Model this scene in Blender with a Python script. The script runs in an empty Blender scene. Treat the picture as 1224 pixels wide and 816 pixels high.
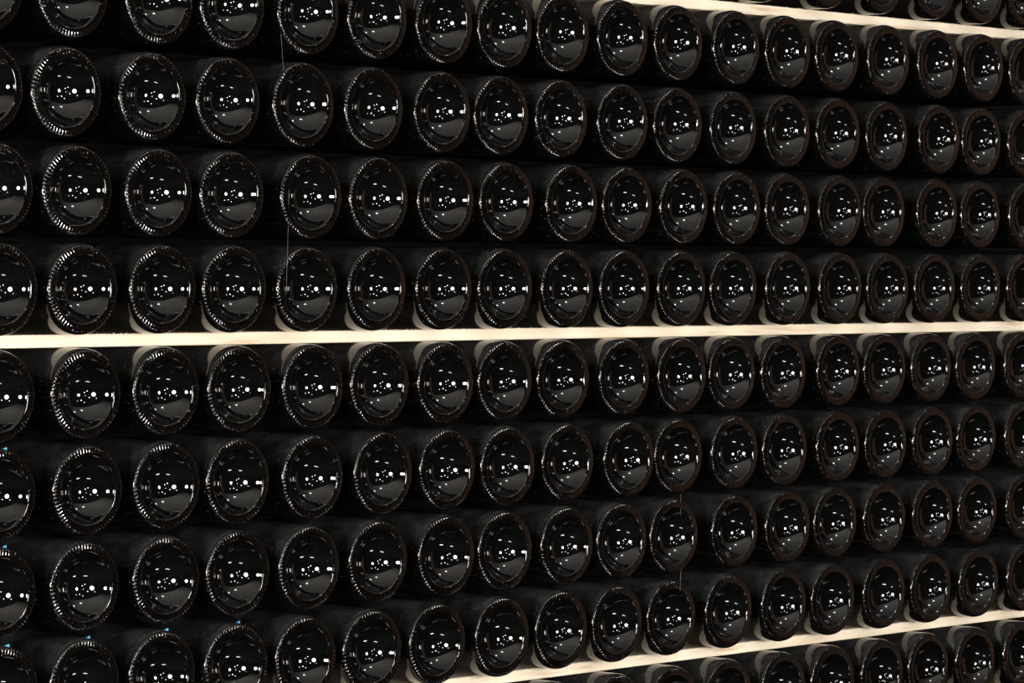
import bpy, bmesh, math, random
from mathutils import Matrix, Vector

random.seed(7)
SC = bpy.context.scene
COL = SC.collection
EYE = 1.50                      # camera height above the cellar floor (m)

# ------------------------------------------------------------------ camera
F_PX = 3949.0                   # focal length for a 1224 px wide frame
RT = Vector((0.68430146, -0.72914552, 0.00885008))
UP = Vector((0.01239975, 0.02377039, 0.99964054))
FW = Vector((0.72909379, 0.68394575, -0.02530734))
cam_data = bpy.data.cameras.new('camera')
cam_data.sensor_width = 36.0
cam_data.lens = F_PX * 36.0 / 1224.0
cam_data.clip_start = 0.05
cam = bpy.data.objects.new('camera', cam_data)
COL.objects.link(cam)
cam.matrix_world = Matrix(((RT.x, UP.x, -FW.x, 0.0), (RT.y, UP.y, -FW.y, -2.4564),
                           (RT.z, UP.z, -FW.z, EYE), (0, 0, 0, 1)))
SC.camera = cam

# ------------------------------------------------------------------ world, exposure
world = bpy.data.worlds.new('cellar_dark')
SC.world = world
world.use_nodes = True
world.node_tree.nodes['Background'].inputs[0].default_value = (0, 0, 0, 1)
world.node_tree.nodes['Background'].inputs[1].default_value = 0.0
vs = SC.view_settings
vs.view_transform = 'Standard'
vs.look = 'None'
vs.exposure = 0.0
vs.gamma = 1.0
vs.use_curve_mapping = False
try:
    SC.cycles.caustics_reflective = False
    SC.cycles.caustics_refractive = False
    SC.cycles.blur_glossy = 0.0
    SC.cycles.max_bounces = 8
    SC.cycles.glossy_bounces = 6
except Exception:
    pass

# globe lamps, plus tubes and bulbs added for glints: (kind, position, radius/length, emission)
GLOBES = [  # position, radius, emission, label
    ((3.10, -3.10, 1.47), 0.19, 155.0, 'large white globe lamp on a cord near the far end of the cellar'),
    ((0.35, -3.05, 1.46), 0.38, 60.0, 'white globe lamp on a cord facing the bottle stack'),
    ((-1.05, -1.20, 1.44), 0.26, 115.0, 'white globe lamp on a cord in the aisle beside the planks'),
]
CEIL_Z = 4.0
GLINT_CEILING_TUBES = [(3.2, -2.5, 75.0), (5.0, -1.7, 75.0)]  # tubes added for highlight bars in the punts and a brighter ceiling
GLINT_FLOOR_TUBES = [(3.2, -1.60, 40.0), (1.9, -1.70, 28.0)]  # unseen floor tubes, added to make the opposite highlight bars
GLINT_BULBS = [((2.70, -3.15, 2.35), 0.05, 200.0), ((1.2, -3.10, 1.95), 0.045, 200.0),  # bulbs added for extra small glints in the punts
         ((2.05, -3.10, 1.08), 0.045, 200.0), ((1.6, -3.10, 0.85), 0.045, 200.0),
         ((2.2, -3.20, 2.75), 0.040, 200.0), ((-0.4, -3.20, 2.30), 0.045, 200.0),
         ((1.9, -3.20, 1.62), 0.030, 200.0), ((3.55, -3.20, 2.45), 0.035, 200.0)]


# ------------------------------------------------------------------ helpers
def tag(o, label=None, cat=None, group=None, kind=None):
    if label: o['label'] = label
    if cat: o['category'] = cat
    if group: o['group'] = group
    if kind: o['kind'] = kind
    return o


def link(name, me, mat, parent=None):
    o = bpy.data.objects.new(name, me)
    COL.objects.link(o)
    if mat is not None and not me.materials:
        me.materials.append(mat)
    if parent is not None:
        o.parent = parent
    return o


def empty(name, loc):
    o = bpy.data.objects.new(name, None)
    o.empty_display_size = 0.03
    COL.objects.link(o)
    o.location = loc
    return o


def mesh(name, verts, faces, smooth=True):
    me = bpy.data.meshes.new(name)
    me.from_pydata(verts, [], faces)
    me.update()
    if smooth:
        for p in me.polygons:
            p.use_smooth = True
    return me


def lathe(name, prof, n, close_start=False, close_end=False):
    """revolve (r, y) profile points about the Y axis; normals point to the left of the profile's run"""
    v, f = [], []
    for (r, y) in prof:
        for k in range(n):
            a = 2 * math.pi * k / n
            v.append((r * math.cos(a), y, r * math.sin(a)))
    for i in range(len(prof) - 1):
        for k in range(n):
            k2 = (k + 1) % n
            f.append((i * n + k, i * n + k2, (i + 1) * n + k2, (i + 1) * n + k))
    if close_start:
        f.append(tuple(range(n - 1, -1, -1)))
    if close_end:
        b = (len(prof) - 1) * n
        f.append(tuple(b + k for k in range(n)))
    return mesh(name, v, f)


def box_mesh(name, x0, x1, y0, y1, z0, z1, bevel=0.0):
    bm = bmesh.new()
    bmesh.ops.create_cube(bm, size=1.0)
    for v in bm.verts:
        v.co = Vector(((x0 + x1) / 2 + v.co.x * (x1 - x0), (y0 + y1) / 2 + v.co.y * (y1 - y0),
                       (z0 + z1) / 2 + v.co.z * (z1 - z0)))
    if bevel:
        bmesh.ops.bevel(bm, geom=bm.edges[:], offset=bevel, segments=2, affect='EDGES')
    me = bpy.data.meshes.new(name)
    bm.to_mesh(me)
    bm.free()
    return me


# ------------------------------------------------------------------ materials
def new_mat(name):
    m = bpy.data.materials.new(name)
    m.use_nodes = True
    nt = m.node_tree
    return m, nt, nt.nodes['Principled BSDF']


def noise(nt, scale, detail=3.0, vec=None, rough=0.55):
    n = nt.nodes.new('ShaderNodeTexNoise')
    n.inputs['Scale'].default_value = scale
    n.inputs['Detail'].default_value = detail
    n.inputs['Roughness'].default_value = rough
    if vec is not None:
        nt.links.new(vec, n.inputs['Vector'])
    return n


def ramp(nt, src, stops):
    r = nt.nodes.new('ShaderNodeValToRGB')
    el = r.color_ramp.elements
    while len(el) < len(stops):
        el.new(0.5)
    for e, (p, c) in zip(el, stops):
        e.position = p
        e.color = (c[0], c[1], c[2], 1.0) if not isinstance(c, (int, float)) else (c, c, c, 1.0)
    nt.links.new(src, r.inputs[0])
    return r


def obj_random_vec(nt):
    """object coordinates shifted per object, so that shared meshes carry different dust"""
    tc = nt.nodes.new('ShaderNodeTexCoord')
    oi = nt.nodes.new('ShaderNodeObjectInfo')
    mul = nt.nodes.new('ShaderNodeMath'); mul.operation = 'MULTIPLY'
    mul.inputs[1].default_value = 37.0
    nt.links.new(oi.outputs['Random'], mul.inputs[0])
    add = nt.nodes.new('ShaderNodeVectorMath'); add.operation = 'ADD'
    nt.links.new(tc.outputs['Object'], add.inputs[0])
    nt.links.new(mul.outputs[0], add.inputs[1])
    return add.outputs[0], oi


def glass_material(name, base, dust_lo, dust_hi, settled, rough, speck=0.35):
    """near-black bottle glass with a thin film of cellar dust"""
    m, nt, b = new_mat(name)
    b.inputs['Base Color'].default_value = (*base, 1)
    b.inputs['Roughness'].default_value = rough
    b.inputs['IOR'].default_value = 1.52
    vec, oi = obj_random_vec(nt)
    n1 = noise(nt, 38.0, 4.0, vec, 0.65)
    film = ramp(nt, n1.outputs['Fac'], [(0.35, dust_lo), (0.75, dust_hi)])
    n2 = noise(nt, 520.0, 1.0, vec)
    specks = ramp(nt, n2.outputs['Fac'], [(0.735, 0.0), (0.76, speck)])
    fac = nt.nodes.new('ShaderNodeMath'); fac.operation = 'ADD'
    nt.links.new(specks.outputs[0], fac.inputs[1])
    if settled:
        ge = nt.nodes.new('ShaderNodeNewGeometry')
        sp = nt.nodes.new('ShaderNodeSeparateXYZ')
        nt.links.new(ge.outputs['Normal'], sp.inputs[0])
        up = nt.nodes.new('ShaderNodeMapRange')
        up.inputs[1].default_value = 0.25
        up.inputs[2].default_value = 1.0
        nt.links.new(sp.outputs['Z'], up.inputs[0])
        mm = nt.nodes.new('ShaderNodeMath'); mm.operation = 'MULTIPLY'
        nt.links.new(film.outputs[0], mm.inputs[0])
        nt.links.new(up.outputs[0], mm.inputs[1])
        nt.links.new(mm.outputs[0], fac.inputs[0])
    else:
        nt.links.new(film.outputs[0], fac.inputs[0])
    dust = nt.nodes.new('ShaderNodeBsdfDiffuse')
    dust.inputs[0].default_value = (0.33, 0.335, 0.345, 1)
    mix = nt.nodes.new('ShaderNodeMixShader')
    nt.links.new(fac.outputs[0], mix.inputs[0])
    nt.links.new(b.outputs[0], mix.inputs[1])
    nt.links.new(dust.outputs[0], mix.inputs[2])
    nt.links.new(mix.outputs[0], nt.nodes['Material Output'].inputs[0])
    return m


M_BODY = glass_material('dark_glass_body', (0.0015, 0.0015, 0.0015), 0.03, 0.14, True, 0.06)
M_BODY.node_tree.nodes['Principled BSDF'].inputs['Specular IOR Level'].default_value = 0.38
M_RING = glass_material('dark_glass_ring', (0.0016, 0.0011, 0.0009), 0.000, 0.004, False, 0.05)
M_PUNT = glass_material('dark_glass_punt', (0.0015, 0.0015, 0.0015), 0.000, 0.004, False, 0.015, 0.08)


def wood_material(name, c1, c2, rough=0.7):
    m, nt, b = new_mat(name)
    tc = nt.nodes.new('ShaderNodeTexCoord')
    mp = nt.nodes.new('ShaderNodeMapping')
    mp.inputs['Scale'].default_value = (1.2, 22.0, 30.0)
    nt.links.new(tc.outputs['Object'], mp.inputs[0])
    g = noise(nt, 4.0, 6.0, mp.outputs[0], 0.6)
    r = ramp(nt, g.outputs['Fac'], [(0.30, c2), (0.58, c1)])
    mp2 = nt.nodes.new('ShaderNodeMapping')
    mp2.inputs['Scale'].default_value = (3.0, 5.0, 40.0)
    nt.links.new(tc.outputs['Object'], mp2.inputs[0])
    k = noise(nt, 2.6, 2.0, mp2.outputs[0])
    kr = ramp(nt, k.outputs['Fac'], [(0.60, 1.0), (0.74, (0.72, 0.55, 0.42))])
    mx = nt.nodes.new('ShaderNodeMix'); mx.data_type = 'RGBA'; mx.blend_type = 'MULTIPLY'
    mx.inputs['Factor'].default_value = 1.0
    nt.links.new(r.outputs[0], mx.inputs['A'])
    nt.links.new(kr.outputs[0], mx.inputs['B'])
    nt.links.new(mx.outputs['Result'], b.inputs['Base Color'])
    b.inputs['Roughness'].default_value = rough
    bp = nt.nodes.new('ShaderNodeBump')
    bp.inputs['Strength'].default_value = 0.25
    bp.inputs['Distance'].default_value = 0.001
    nt.links.new(g.outputs['Fac'], bp.inputs['Height'])
    nt.links.new(bp.outputs[0], b.inputs['Normal'])
    return m


M_PINE = wood_material('pale_pine', (0.80, 0.70, 0.55), (0.70, 0.57, 0.41))


def plain(name, c, rough=0.6, scale=3.0, var=0.25, metallic=0.0):
    m, nt, b = new_mat(name)
    tc = nt.nodes.new('ShaderNodeTexCoord')
    n = noise(nt, scale, 5.0, tc.outputs['Object'])
    lo = tuple(x * (1 - var) for x in c)
    r = ramp(nt, n.outputs['Fac'], [(0.3, lo), (0.7, c)])
    nt.links.new(r.outputs[0], b.inputs['Base Color'])
    b.inputs['Roughness'].default_value = rough
    b.inputs['Metallic'].default_value = metallic
    return m


M_LATH = plain('gap_black_lath_wood', (0.004, 0.0035, 0.003), 1.0, 20.0, 0.4)  # near-black colour carries the shade of the gaps between rows
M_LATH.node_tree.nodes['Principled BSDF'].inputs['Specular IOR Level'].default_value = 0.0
M_STONE = plain('dark_cellar_stone', (0.002, 0.0019, 0.0018), 0.95, 2.5, 0.5)
M_PLASTER = plain('limewashed_vault', (0.50, 0.48, 0.455), 0.9, 1.2, 0.12)
M_BRICK = plain('brown_brick_wall', (0.30, 0.18, 0.12), 0.9, 6.0, 0.35)
M_FLOOR = plain('dark_concrete', (0.005, 0.0048, 0.0045), 0.8, 2.0, 0.3)
for _m in (M_STONE, M_FLOOR):
    _m.node_tree.nodes['Principled BSDF'].inputs['Specular IOR Level'].default_value = 0.1
M_METAL = plain('black_lamp_metal', (0.02, 0.02, 0.02), 0.4, 8.0, 0.2, 0.6)
M_WEB = plain('cobweb_grey', (0.17, 0.165, 0.16), 0.8, 30.0, 0.3)
M_GAP_LIGHT = plain('blue_gap_light', (0.10, 0.52, 0.85), 0.35, 60.0, 0.3)  # blue of light leaking through the stack, painted on solid chips


def emit(name, c, e):
    m = bpy.data.materials.new(name)
    m.use_nodes = True
    nt = m.node_tree
    for n in list(nt.nodes):
        if n.type != 'OUTPUT_MATERIAL':
            nt.nodes.remove(n)
    em = nt.nodes.new('ShaderNodeEmission')
    em.inputs[0].default_value = (*c, 1)
    em.inputs[1].default_value = e
    nt.links.new(em.outputs[0], nt.nodes['Material Output'].inputs[0])
    return m


# ------------------------------------------------------------------ the cellar
def struct(name, me, mat):
    return tag(link(name, me, mat), kind='structure')


RX0, RX1, RY0, RY1 = -4.0, 7.0, -3.6, 0.45
struct('floor', box_mesh('floor', RX0 - .2, RX1 + .2, RY0 - .2, RY1 + .2, -0.2, 0.0), M_FLOOR)
struct('ceiling', box_mesh('ceiling', RX0 - .2, RX1 + .2, RY0 - .2, RY1 + .2, CEIL_Z, CEIL_Z + 0.2), M_PLASTER)
struct('wall_back', box_mesh('wall_back', RX0 - .2, RX1 + .2, RY1, RY1 + .2, 0.0, CEIL_Z), M_STONE)
struct('wall_front', box_mesh('wall_front', RX0 - .2, RX1 + .2, RY0 - .2, RY0, 0.0, CEIL_Z), M_STONE)
struct('wall_left', box_mesh('wall_left', RX0 - .2, RX0, RY0, RY1, 0.0, CEIL_Z), M_STONE)
struct('wall_right', box_mesh('wall_right', RX1, RX1 + .2, RY0, RY1, 0.0, CEIL_Z), M_BRICK)

# ------------------------------------------------------------------ bottle rows (height above eye, x of every bottle)
ROWS = [
    (0, 0.3479, [2.929, 3.048, 3.172, 3.282, 3.392, 3.493, 3.592]),
    (1, 0.2474, [1.903, 2.005, 2.113, 2.209, 2.313, 2.411, 2.510, 2.604, 2.698, 2.797, 2.896, 2.997, 3.096, 3.193, 3.294, 3.396, 3.495, 3.595]),
    (2, 0.1535, [1.904, 1.999, 2.106, 2.205, 2.307, 2.408, 2.508, 2.601, 2.698, 2.798, 2.896, 2.995, 3.096, 3.193, 3.294, 3.401, 3.492, 3.595]),
    (3, 0.0602, [1.917, 2.013, 2.114, 2.210, 2.318, 2.415, 2.516, 2.611, 2.714, 2.809, 2.906, 3.002, 3.099, 3.200, 3.291, 3.399, 3.494, 3.600]),
    (4, -0.0335, [1.922, 2.020, 2.122, 2.215, 2.315, 2.414, 2.514, 2.610, 2.710, 2.805, 2.905, 2.998, 3.100, 3.202, 3.298, 3.395, 3.496, 3.599]),
    (5, -0.1340, [1.921, 2.024, 2.126, 2.223, 2.324, 2.419, 2.516, 2.610, 2.704, 2.806, 2.905, 2.999, 3.093, 3.200, 3.293, 3.391, 3.486, 3.593]),
    (6, -0.2265, [1.923, 2.028, 2.128, 2.222, 2.324, 2.426, 2.521, 2.614, 2.714, 2.814, 2.903, 3.003, 3.098, 3.201, 3.300, 3.398, 3.493, 3.598]),
    (7, -0.3187, [1.923, 2.024, 2.127, 2.222, 2.319, 2.420, 2.520, 2.612, 2.711, 2.804, 2.897, 3.005, 3.104, 3.199, 3.297, 3.398, 3.495, 3.600]),
    (8, -0.4120, [1.927, 2.025, 2.124, 2.219, 2.317, 2.412, 2.508, 2.608, 2.706, 2.798, 2.893, 2.996, 3.098, 3.195, 3.300, 3.398, 3.500, 3.604]),
    (9, -0.5125, [2.595, 2.694, 2.798, 2.899, 2.997, 3.099, 3.197, 3.296, 3.394, 3.493, 3.598]),
]
ROW_TEXT = {
    0: ('dark glass bottle lying base outward on top of the upper plank', 'bottles lying on the upper plank'),
    1: ('dark glass bottle lying base outward, in the row right under the upper plank', 'row right under the upper plank'),
    2: ('dark glass bottle lying base outward, in the second row below the upper plank', 'second row below the upper plank'),
    3: ('dark glass bottle lying base outward, in the second row above the middle plank', 'second row above the middle plank'),
    4: ('dark glass bottle lying base outward, resting directly on the middle plank', 'row resting on the middle plank'),
    5: ('dark glass bottle lying base outward, in the row right under the middle plank', 'row right under the middle plank'),
    6: ('dark glass bottle lying base outward, in the second row below the middle plank', 'second row below the middle plank'),
    7: ('dark glass bottle lying base outward, in the second row above the lower plank', 'second row above the lower plank'),
    8: ('dark glass bottle lying base outward, resting directly on the lower plank', 'row resting on the lower plank'),
    9: ('dark glass bottle lying base outward, in the row right under the lower plank', 'row right under the lower plank'),
}
R_B = 0.044                     # bottle radius

# ------------------------------------------------------------------ rack: planks on posts
PL_X0, PL_X1 = 1.60, 3.86
PL_Y0, PL_Y1 = 0.030, 0.270
RC = Vector(((PL_X0 + PL_X1) / 2, 0.15, 0.0))


def plank_mesh(z0, z1, seed):
    """sawn board along X; the front arrises are ragged from the saw"""
    rnd = random.Random(seed)
    n = 560
    sec_n = 8
    v, f = [], []
    wob = [rnd.uniform(0, 6.28) for _ in range(4)]
    for i in range(n + 1):
        x = PL_X0 + (PL_X1 - PL_X0) * i / n
        s = 0.0004 * math.sin(x * 9 + wob[0]) + 0.0003 * math.sin(x * 23 + wob[1])
        a = abs(rnd.gauss(0, 0.00035))
        b = abs(rnd.gauss(0, 0.00025))
        c = 0.0012
        sec = [(PL_Y0 + s, z0 + c + b), (PL_Y0 + c * 0.6 + s, z0 + 0.0001), (PL_Y1 - c, z0), (PL_Y1, z0 + c),
               (PL_Y1, z1 - c), (PL_Y1 - c, z1), (PL_Y0 + c * 0.7 + s, z1), (PL_Y0 + s, z1 - c + a)]
        v += [(x - RC.x, y - RC.y, z) for (y, z) in sec]
    for i in range(n):
        for k in range(sec_n):
            k2 = (k + 1) % sec_n
            f.append((i * sec_n + k, (i + 1) * sec_n + k, (i + 1) * sec_n + k2, i * sec_n + k2))
    f.append(tuple(range(sec_n)))
    f.append(tuple(n * sec_n + k for k in range(sec_n - 1, -1, -1)))
    return mesh('plank', v, f, smooth=False)


def fibre_mesh(z1, seed):
    """short splinters standing up along the sawn front edge of a plank"""
    rnd = random.Random(seed)
    v, f = [], []
    for _ in range(260):
        x = rnd.uniform(PL_X0 + .05, PL_X1 - .05)
        h = rnd.uniform(0.0003, 0.0016)
        w = rnd.uniform(0.0003, 0.0010)
        l = rnd.uniform(-0.0015, 0.0015)
        b = len(v)
        y = PL_Y0 + 0.0006
        for (dx, dy, dz) in ((-w, 0, -.0008), (w, 0, -.0008), (0, .0008, -.0008), (l, -.0006, h)):
            v.append((x + dx - RC.x, y + dy - RC.y, z1 + dz))
        f += [(b, b + 1, b + 3), (b + 1, b + 2, b + 3), (b + 2, b, b + 3)]
    return mesh('frayed_fibres', v, f, smooth=False)


ZR = {r: EYE + z for r, z, _ in ROWS}
PLANKS = [(ZR[1] + R_B, ZR[0] - R_B), (ZR[5] + R_B, ZR[4] - R_B), (ZR[9] + R_B, ZR[8] - R_B),
          (ZR[9] - R_B - 0.0125, ZR[9] - R_B)]
PLANK_TEXT = ['long pale pine plank, uppermost of the three, above four rows of bottles',
              'long pale pine plank in the middle, between two blocks of four bottle rows',
              'long pale pine plank, lowest of the three, under eight rows of bottles',
              'pale pine plank hidden under the lowest row of bottles']
for i, (z0, z1) in enumerate(PLANKS):
    pl = link('pine_plank', plank_mesh(z0, z1, 11 + i), M_PINE)
    pl.location = RC
    tag(pl, PLANK_TEXT[i], 'plank')
    if i < 3:
        fb = link('frayed_fibres', fibre_mesh(z1, 31 + i), M_PINE, pl)
        fb['kind'] = 'stuff'
zb = PLANKS[3][0]
plinth = empty('timber_plinth', (RC.x, 0.15, 0.0))
tag(plinth, 'dark timber plinth on the floor under the bottle stack', 'plinth')
for x in (-1.05, -0.35, 0.35, 1.05):
    link('block', box_mesh('block', x - 0.05, x + 0.05, -0.11, 0.11, 0.0, zb - 0.06, 0.004), M_STONE, plinth)
link('beam', box_mesh('beam', -1.12, 1.12, -0.11, 0.11, zb - 0.06, zb, 0.004), M_STONE, plinth)

# ------------------------------------------------------------------ bottle meshes (axis along +Y, base at y = 0)
N_KNURL = 66
RB = 0.0342                          # bearing circle
LIP_A, LIP_Q = 40.0, 0.0016          # lip roll towards the punt: end angle, radius


def heel_profile():
    """meridian from the bearing circle out to the body wall: (r, y, normal tilt, arc length)"""
    keys = [(0.0, 0.0), (0.0010, 3.0), (0.0070, 6.0), (0.0096, 66.0), (0.0166, 90.0)]
    n = 88
    pts, r, y = [(RB, 0.0, 0.0, 0.0)], RB, 0.0
    ds = keys[-1][0] / n
    for i in range(n):
        s_ = (i + 0.5) * ds
        for (s0, a0), (s1, a1) in zip(keys, keys[1:]):
            if s0 <= s_ <= s1:
                ang = math.radians(a0 + (a1 - a0) * (s_ - s0) / (s1 - s0))
        r += math.cos(ang) * ds
        y += math.sin(ang) * ds
        pts.append((r, y, ang, s_ + ds / 2))
    k = (0.044 - RB) / (pts[-1][0] - RB)
    return [(RB + (p[0] - RB) * k, p[1] * k, p[2], p[3]) for p in pts]


HEEL = heel_profile()
RING_END = 54                        # heel point where the knurled ring meets the body


def body_mesh():
    prof = []
    for p in HEEL[RING_END::2]:
        prof.append((p[0], p[1]))
    prof += [(0.044, 0.05), (0.044, 0.10), (0.044, 0.135)]
    for k in range(1, 11):
        t = k / 10.0
        s = t * t * (3 - 2 * t)
        prof.append((0.044 + (0.0150 - 0.044) * s, 0.135 + 0.105 * t))
    prof += [(0.0140, 0.262), (0.0138, 0.278), (0.0165, 0.280), (0.0168, 0.288), (0.0150, 0.290),
             (0.0150, 0.298), (0.0130, 0.300)]
    return lathe('bottle_body', prof, 96, close_end=True)


def ring_mesh():
    """knurled bearing ring: radial ridges over the heel"""
    per = 10
    n = N_KNURL * per
    prof = []
    for p in HEEL[RING_END::-2]:
        prof.append((p[0], p[1], math.sin(p[2]), math.cos(p[2])))
    # inner lip rolling over towards the punt
    for k in range(1, 7):
        ang = math.radians(-LIP_A * k / 6.0)
        prof.append((RB + LIP_Q * math.sin(ang), LIP_Q * (1 - math.cos(ang)), math.sin(ang), math.cos(ang)))
    v, f = [], []
    for i, (r, y, nr, ny) in enumerate(prof):
        for k in range(n):
            a = 2 * math.pi * k / n
            ph = 2 * math.pi * k / per
            t = (r - 0.0352) / (0.0424 - 0.0352)
            w = max(0.0, min(1.0, 4.0 * t)) * max(0.0, min(1.0, 4.0 * (1 - t))) if 0 < t < 1 else 0.0
            amp = 0.00015 + 0.00030 * max(0.0, min(1.0, (r - 0.0392) / 0.0015))
            h = -amp * w * max(0.0, math.cos(ph)) ** 2.2
            rr = r + nr * h
            yy = y - ny * h
            v.append((rr * math.cos(a), yy, rr * math.sin(a)))
    for i in range(len(prof) - 1):
        for k in range(n):
            k2 = (k + 1) % n
            f.append((i * n + k2, i * n + k, (i + 1) * n + k, (i + 1) * n + k2))
    return mesh('knurled_ring', v, f), prof[-1][:2]


def punt_mesh(r0, y0, slope, soft, seed):
    """domed hollow in the base: steepest (slope, degrees) near the lip, round at the top; slightly uneven"""
    rnd = random.Random(seed)
    n, m, roll = 128, 44, 6
    v, f = [], []
    ph = [rnd.uniform(0, 6.28) for _ in range(4)]
    amp = [rnd.uniform(0.0, 0.00007) for _ in range(3)]
    # integrate a meridian whose slope rises over the lip and then falls to zero at the axis
    prof = [(r0, y0)]
    r, y = r0, y0
    lip_w = r0 * 0.045
    for i in range(roll):
        a = math.radians(LIP_A + (slope - LIP_A) * (i + 0.5) / roll)
        r -= lip_w / roll
        y += math.tan(a) * lip_w / roll
        prof.append((r, y))
    r1 = r
    sn = math.sin(math.radians(slope))
    for i in range(m - 1):
        q1 = 1 - math.sin(0.5 * math.pi * (i + 1) / m)
        rm = 0.5 * (r + r1 * q1)
        sl = math.asin(min(0.9999, sn * (rm / r1) ** soft))
        y += math.tan(sl) * (r - r1 * q1)
        r = r1 * q1
        prof.append((r, y))
    for i, (r, y) in enumerate(prof):
        t = 1 - r / r0
        for k in range(n):
            a = 2 * math.pi * k / n
            w = 4 * t * (1 - t) * (amp[0] * math.sin(2 * a + ph[0]) + amp[1] * math.sin(3 * a + ph[1])
                                   + amp[2] * math.sin(5 * a + 6 * t + ph[2]))
            v.append(((r + w) * math.cos(a), y, (r + w) * math.sin(a)))
    m = len(prof)
    for i in range(m - 1):
        for k in range(n):
            k2 = (k + 1) % n
            f.append((i * n + k2, i * n + k, (i + 1) * n + k, (i + 1) * n + k2))
    v.append((0, prof[-1][1], 0))
    c = len(v) - 1
    b = (m - 1) * n
    for k in range(n):
        f.append((b + (k + 1) % n, b + k, c))
    return mesh('punt', v, f)


ME_BODY = body_mesh()
ME_RING, (LR, LY) = ring_mesh()
PUNT_SHAPES = ((61.0, 1.0), (60.0, 1.0), (62.0, 1.0), (61.0, 0.96), (60.0, 1.04))
ME_PUNTS = [punt_mesh(LR, LY, sl, so, 1 + i) for i, (sl, so) in enumerate(PUNT_SHAPES)]
ME_BODY.materials.append(M_BODY)
ME_RING.materials.append(M_RING)
for me in ME_PUNTS:
    me.materials.append(M_PUNT)

# bottles that differ from their row: (row, index) -> (label, group)
BLUE_TOP = ('dark glass bottle with a painted blue gap-light chip on top, resting on the lower plank', 'bottles with a blue scrap on the lower plank')
SPECIAL = {
    (1, 4): ('dark glass bottle right under the upper plank with a cobweb thread hanging from its rim', 'bottles touched by cobweb'),
    (2, 4): ('dark bottle second row below the upper plank, a cobweb thread ending on its rim', 'bottles touched by cobweb'),
    (3, 4): ('dark bottle second row above the middle plank, long cobweb thread at its rim', 'bottles touched by cobweb'),
    (4, 4): ('dark bottle on the middle plank with a long cobweb thread across its rim', 'bottles touched by cobweb'),
    (7, 10): ('dark bottle second row above the lower plank, short cobweb thread at its top', 'bottles touched by cobweb'),
    (8, 10): ('dark glass bottle on the lower plank with a short cobweb thread at its top', 'bottles touched by cobweb'),
    (6, 0): ('dark glass bottle with a painted blue gap-light chip on top, second row below the middle plank', 'bottles with a blue scrap'),
    (7, 0): ('dark glass bottle with two painted blue gap-light chips, second row above the lower plank', 'bottles with a blue scrap'),
    (8, 0): BLUE_TOP, (8, 1): BLUE_TOP, (8, 2): BLUE_TOP, (8, 3): BLUE_TOP,
}


def make_bottle(row, x, z, label, group):
    t = empty('wine_bottle', (x, random.uniform(-0.0015, 0.0015), z))
    t.rotation_euler = (math.radians(random.gauss(0, 0.04)), random.randrange(4) * math.pi / 2 + random.gauss(0, 0.008), math.radians(max(-0.4, min(0.4, random.gauss(0, 0.25)))))
    t.rotation_mode = 'YXZ'
    tag(t, label, 'bottle', group)
    link('body', ME_BODY, None, t)
    link('knurled_ring', ME_RING, None, t)
    link('punt', random.choice(ME_PUNTS), None, t)
    return t


for r, z, xs in ROWS:
    for i, x in enumerate(xs):
        lab, grp = SPECIAL.get((r, i), ROW_TEXT[r])
        make_bottle(r, x, EYE + z, lab, grp)

# ------------------------------------------------------------------ thin laths between the rows
LATH_TEXT = {
    (1, 2): 'between the two bottle rows nearest the underside of the upper plank',
    (2, 3): 'halfway between the upper and the middle plank',
    (3, 4): 'on top of the row that rests on the middle plank',
    (5, 6): 'between the two bottle rows nearest the underside of the middle plank',
    (6, 7): 'halfway between the middle and the lower plank',
    (7, 8): 'on top of the row that rests on the lower plank',
}
for (a, b), txt in LATH_TEXT.items():
    z1 = ZR[a] - R_B
    z0 = ZR[b] + R_B
    for y in (0.100, 0.125):
        o = link('wooden_lath', box_mesh('wooden_lath', -1.03, 1.03, -0.010, 0.010, 0.0, z1 - z0, 0.0004), M_LATH)
        o.location = (2.75, y, z0)
        tag(o, 'thin dark wooden lath ' + txt, 'lath', 'spacer laths ' + txt)

# ------------------------------------------------------------------ lamps (all outside the picture; tubes and bulbs are added for glints)
def globe(pos, r, e, label, group=None):
    t = empty('globe_lamp', pos)
    tag(t, label, 'lamp', group)
    prof = []
    for k in range(1, 24):
        a = math.pi * k / 24
        prof.append((r * math.sin(a), -r * math.cos(a)))
    me = lathe('globe', prof, 32, True, True)
    me.transform(Matrix.Rotation(math.pi / 2, 4, 'X'))
    link('globe', me, emit('lamp_glow', (1.0, 0.97, 0.92), e), t)
    prof = [(0.006, 0.0), (0.006, CEIL_Z - pos[2] - r)]
    me = lathe('cord', prof, 10)
    me.transform(Matrix.Translation((0, 0, r)) @ Matrix.Rotation(math.pi / 2, 4, 'X'))
    link('cord', me, M_METAL, t)
    return t


def tube(x, y, z, up, e, label, group):
    t = empty('glint_tube', (x, y, z))
    tag(t, label, 'lamp', group)
    me = lathe('tube', [(0.034, -0.21), (0.034, 0.21)], 20, True, True)
    me.transform(Matrix.Rotation(math.pi / 2, 4, 'Z'))
    link('tube', me, emit('tube_glow', (0.95, 0.98, 1.0), e), t)
    s = 1 if up else -1
    za, zb = sorted((0.037 * s, 0.07 * s))
    link('housing', box_mesh('housing', -0.24, 0.24, -0.04, 0.04, za, zb, 0.004), M_METAL, t)
    for sx in (-1, 1):
        za, zb = sorted((-0.037 * s, 0.045 * s))
        link('socket', box_mesh('socket', sx * 0.222 - 0.014, sx * 0.222 + 0.014, -0.038, 0.038, za, zb, 0.003), M_METAL, t)


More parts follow.
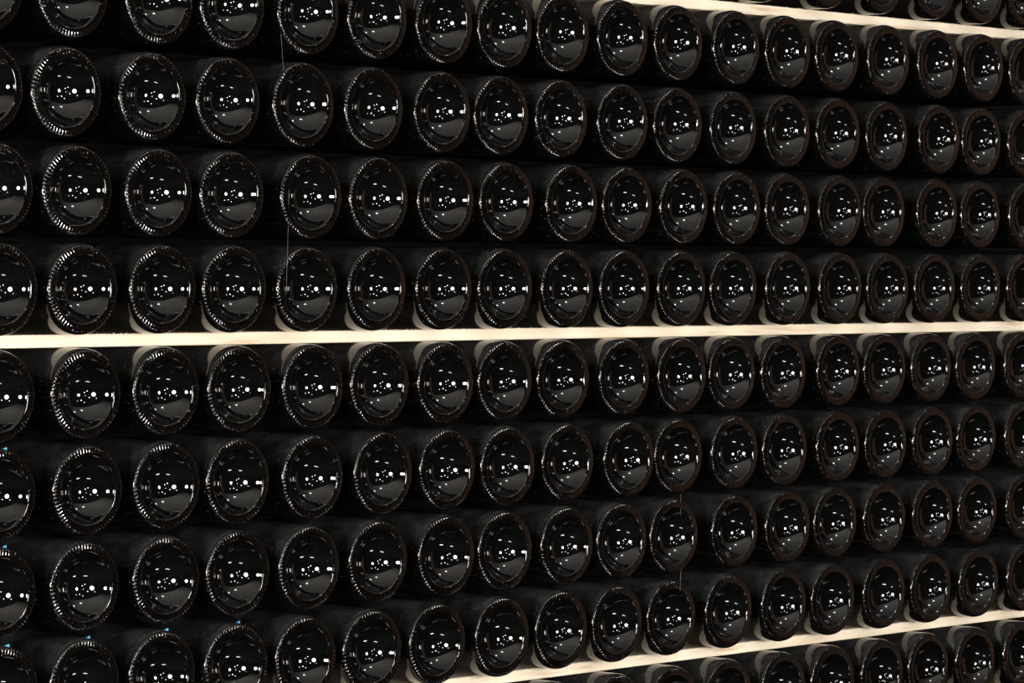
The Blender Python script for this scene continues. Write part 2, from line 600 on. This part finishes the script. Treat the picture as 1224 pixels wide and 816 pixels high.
for p, r, e, lab in GLOBES:
    globe(p, r, e, lab)
for (x, y, e) in GLINT_CEILING_TUBES:
    tube(x, y, CEIL_Z - 0.07, True, e, 'tube under the pale ceiling, added for highlight bars and ceiling brightness', 'ceiling tubes')
for (x, y, e) in GLINT_FLOOR_TUBES:
    tube(x, y, 0.07, False, e, 'tube on the dark cellar floor, added for highlight bars in the bottles', 'floor tubes')
for p, r, e in GLINT_BULBS:
    globe(p, r, e, 'small bare bulb on a cord, added for glints, before the far stone wall', 'bare bulbs')


# ------------------------------------------------------------------ cobweb threads, and chips painted as blue light through gaps
def at(px, py, y):
    """photo pixel -> point of the scene at depth y (the bottle bases lie around y = 0)"""
    d = FW + RT * ((px - 612.0) / F_PX) + UP * ((408.0 - py) / F_PX)
    t = (y + 2.4564) / d.y
    return Vector((0.0, -2.4564, EYE)) + d * t


def thread(pts, label):
    n, r = 6, 0.00013
    v, f = [], []
    P = [at(*p) for p in pts]
    Q = []
    for a_, b_ in zip(P, P[1:]):
        for k in range(6):
            Q.append(a_.lerp(b_, k / 6.0))
    Q.append(P[-1])
    for q in Q:
        wob = Vector((random.gauss(0, 0.00012), random.gauss(0, 0.00012), 0))
        for k in range(n):
            a_ = 2 * math.pi * k / n
            v.append(tuple(q - Q[0] + wob + Vector((r * math.cos(a_), r * math.sin(a_), 0))))
    for i in range(len(Q) - 1):
        for k in range(n):
            k2 = (k + 1) % n
            f.append((i * n + k, i * n + k2, (i + 1) * n + k2, (i + 1) * n + k))
    o = link('cobweb_thread', mesh('cobweb_thread', v, f), M_WEB)
    o.location = Q[0]
    tag(o, label, 'cobweb')


thread([(334.5, 22, 0.004), (337, 60, 0.002), (340, 96, 0.002)], 'thin grey cobweb thread between the two rows under the upper plank')
thread([(345.5, 226, 0.001), (344, 290, 0.002), (342, 352, -0.0006)], 'long grey cobweb thread hanging down to the row on the middle plank')
thread([(814, 590, 0.003), (813.5, 604, 0.002), (813.2, 616, 0.001)], 'short grey cobweb thread over a bottle second row above the lower plank')
thread([(814, 676, 0.004), (813.6, 690, 0.001), (813, 706, -0.0004)], 'short grey cobweb thread over a bottle resting on the lower plank')

for (r, i, dx, ang) in ((6, 0, 0.011, 0.2), (7, 0, 0.011, 0.4), (8, 0, 0.011, 0.1), (8, 1, 0.011, 0.5), (8, 2, 0.011, 0.3),
                        (8, 3, 0.011, 0.6), (7, 0, 0.034, 0.7)):
    xb = [q for q in ROWS if q[0] == r][0][2][i]
    zz = ZR[r] + math.sqrt(R_B ** 2 - dx ** 2)
    tlt = math.asin(dx / R_B)
    w, h = 0.0030, 0.0028
    v = [(-w, 0, 0), (w, 0, 0), (-w * 0.9, 0.002, 0), (w, 0.002, 0), (w * 0.8, 0.0003, h), (w * 0.8, 0.0017, h)]
    f = [(0, 1, 4), (2, 5, 3), (0, 4, 5, 2), (1, 3, 5, 4), (0, 2, 3, 1)]
    o = link('gap_light_chip', mesh('gap_light_chip', v, f, smooth=False), M_GAP_LIGHT)
    o.location = (xb + dx, 0.0095, zz - 0.0003)
    o.rotation_euler = (0, tlt, ang * 0.3)
    if dx > 0.02:
        tag(o, 'tiny bright blue chip painted as gap light, on the flank of a bottle', 'scrap', 'blue gap-light chips on bottles')
    elif r == 8:
        tag(o, 'tiny blue chip painted as gap light on a bottle resting on the lower plank', 'scrap', 'blue gap-light chips on bottles')
    elif r == 7:
        tag(o, 'tiny blue chip painted as gap light on a bottle second row above the lower plank', 'scrap', 'blue gap-light chips on bottles')
    else:
        tag(o, 'tiny blue chip painted as gap light on a bottle second row below the middle plank', 'scrap', 'blue gap-light chips on bottles')
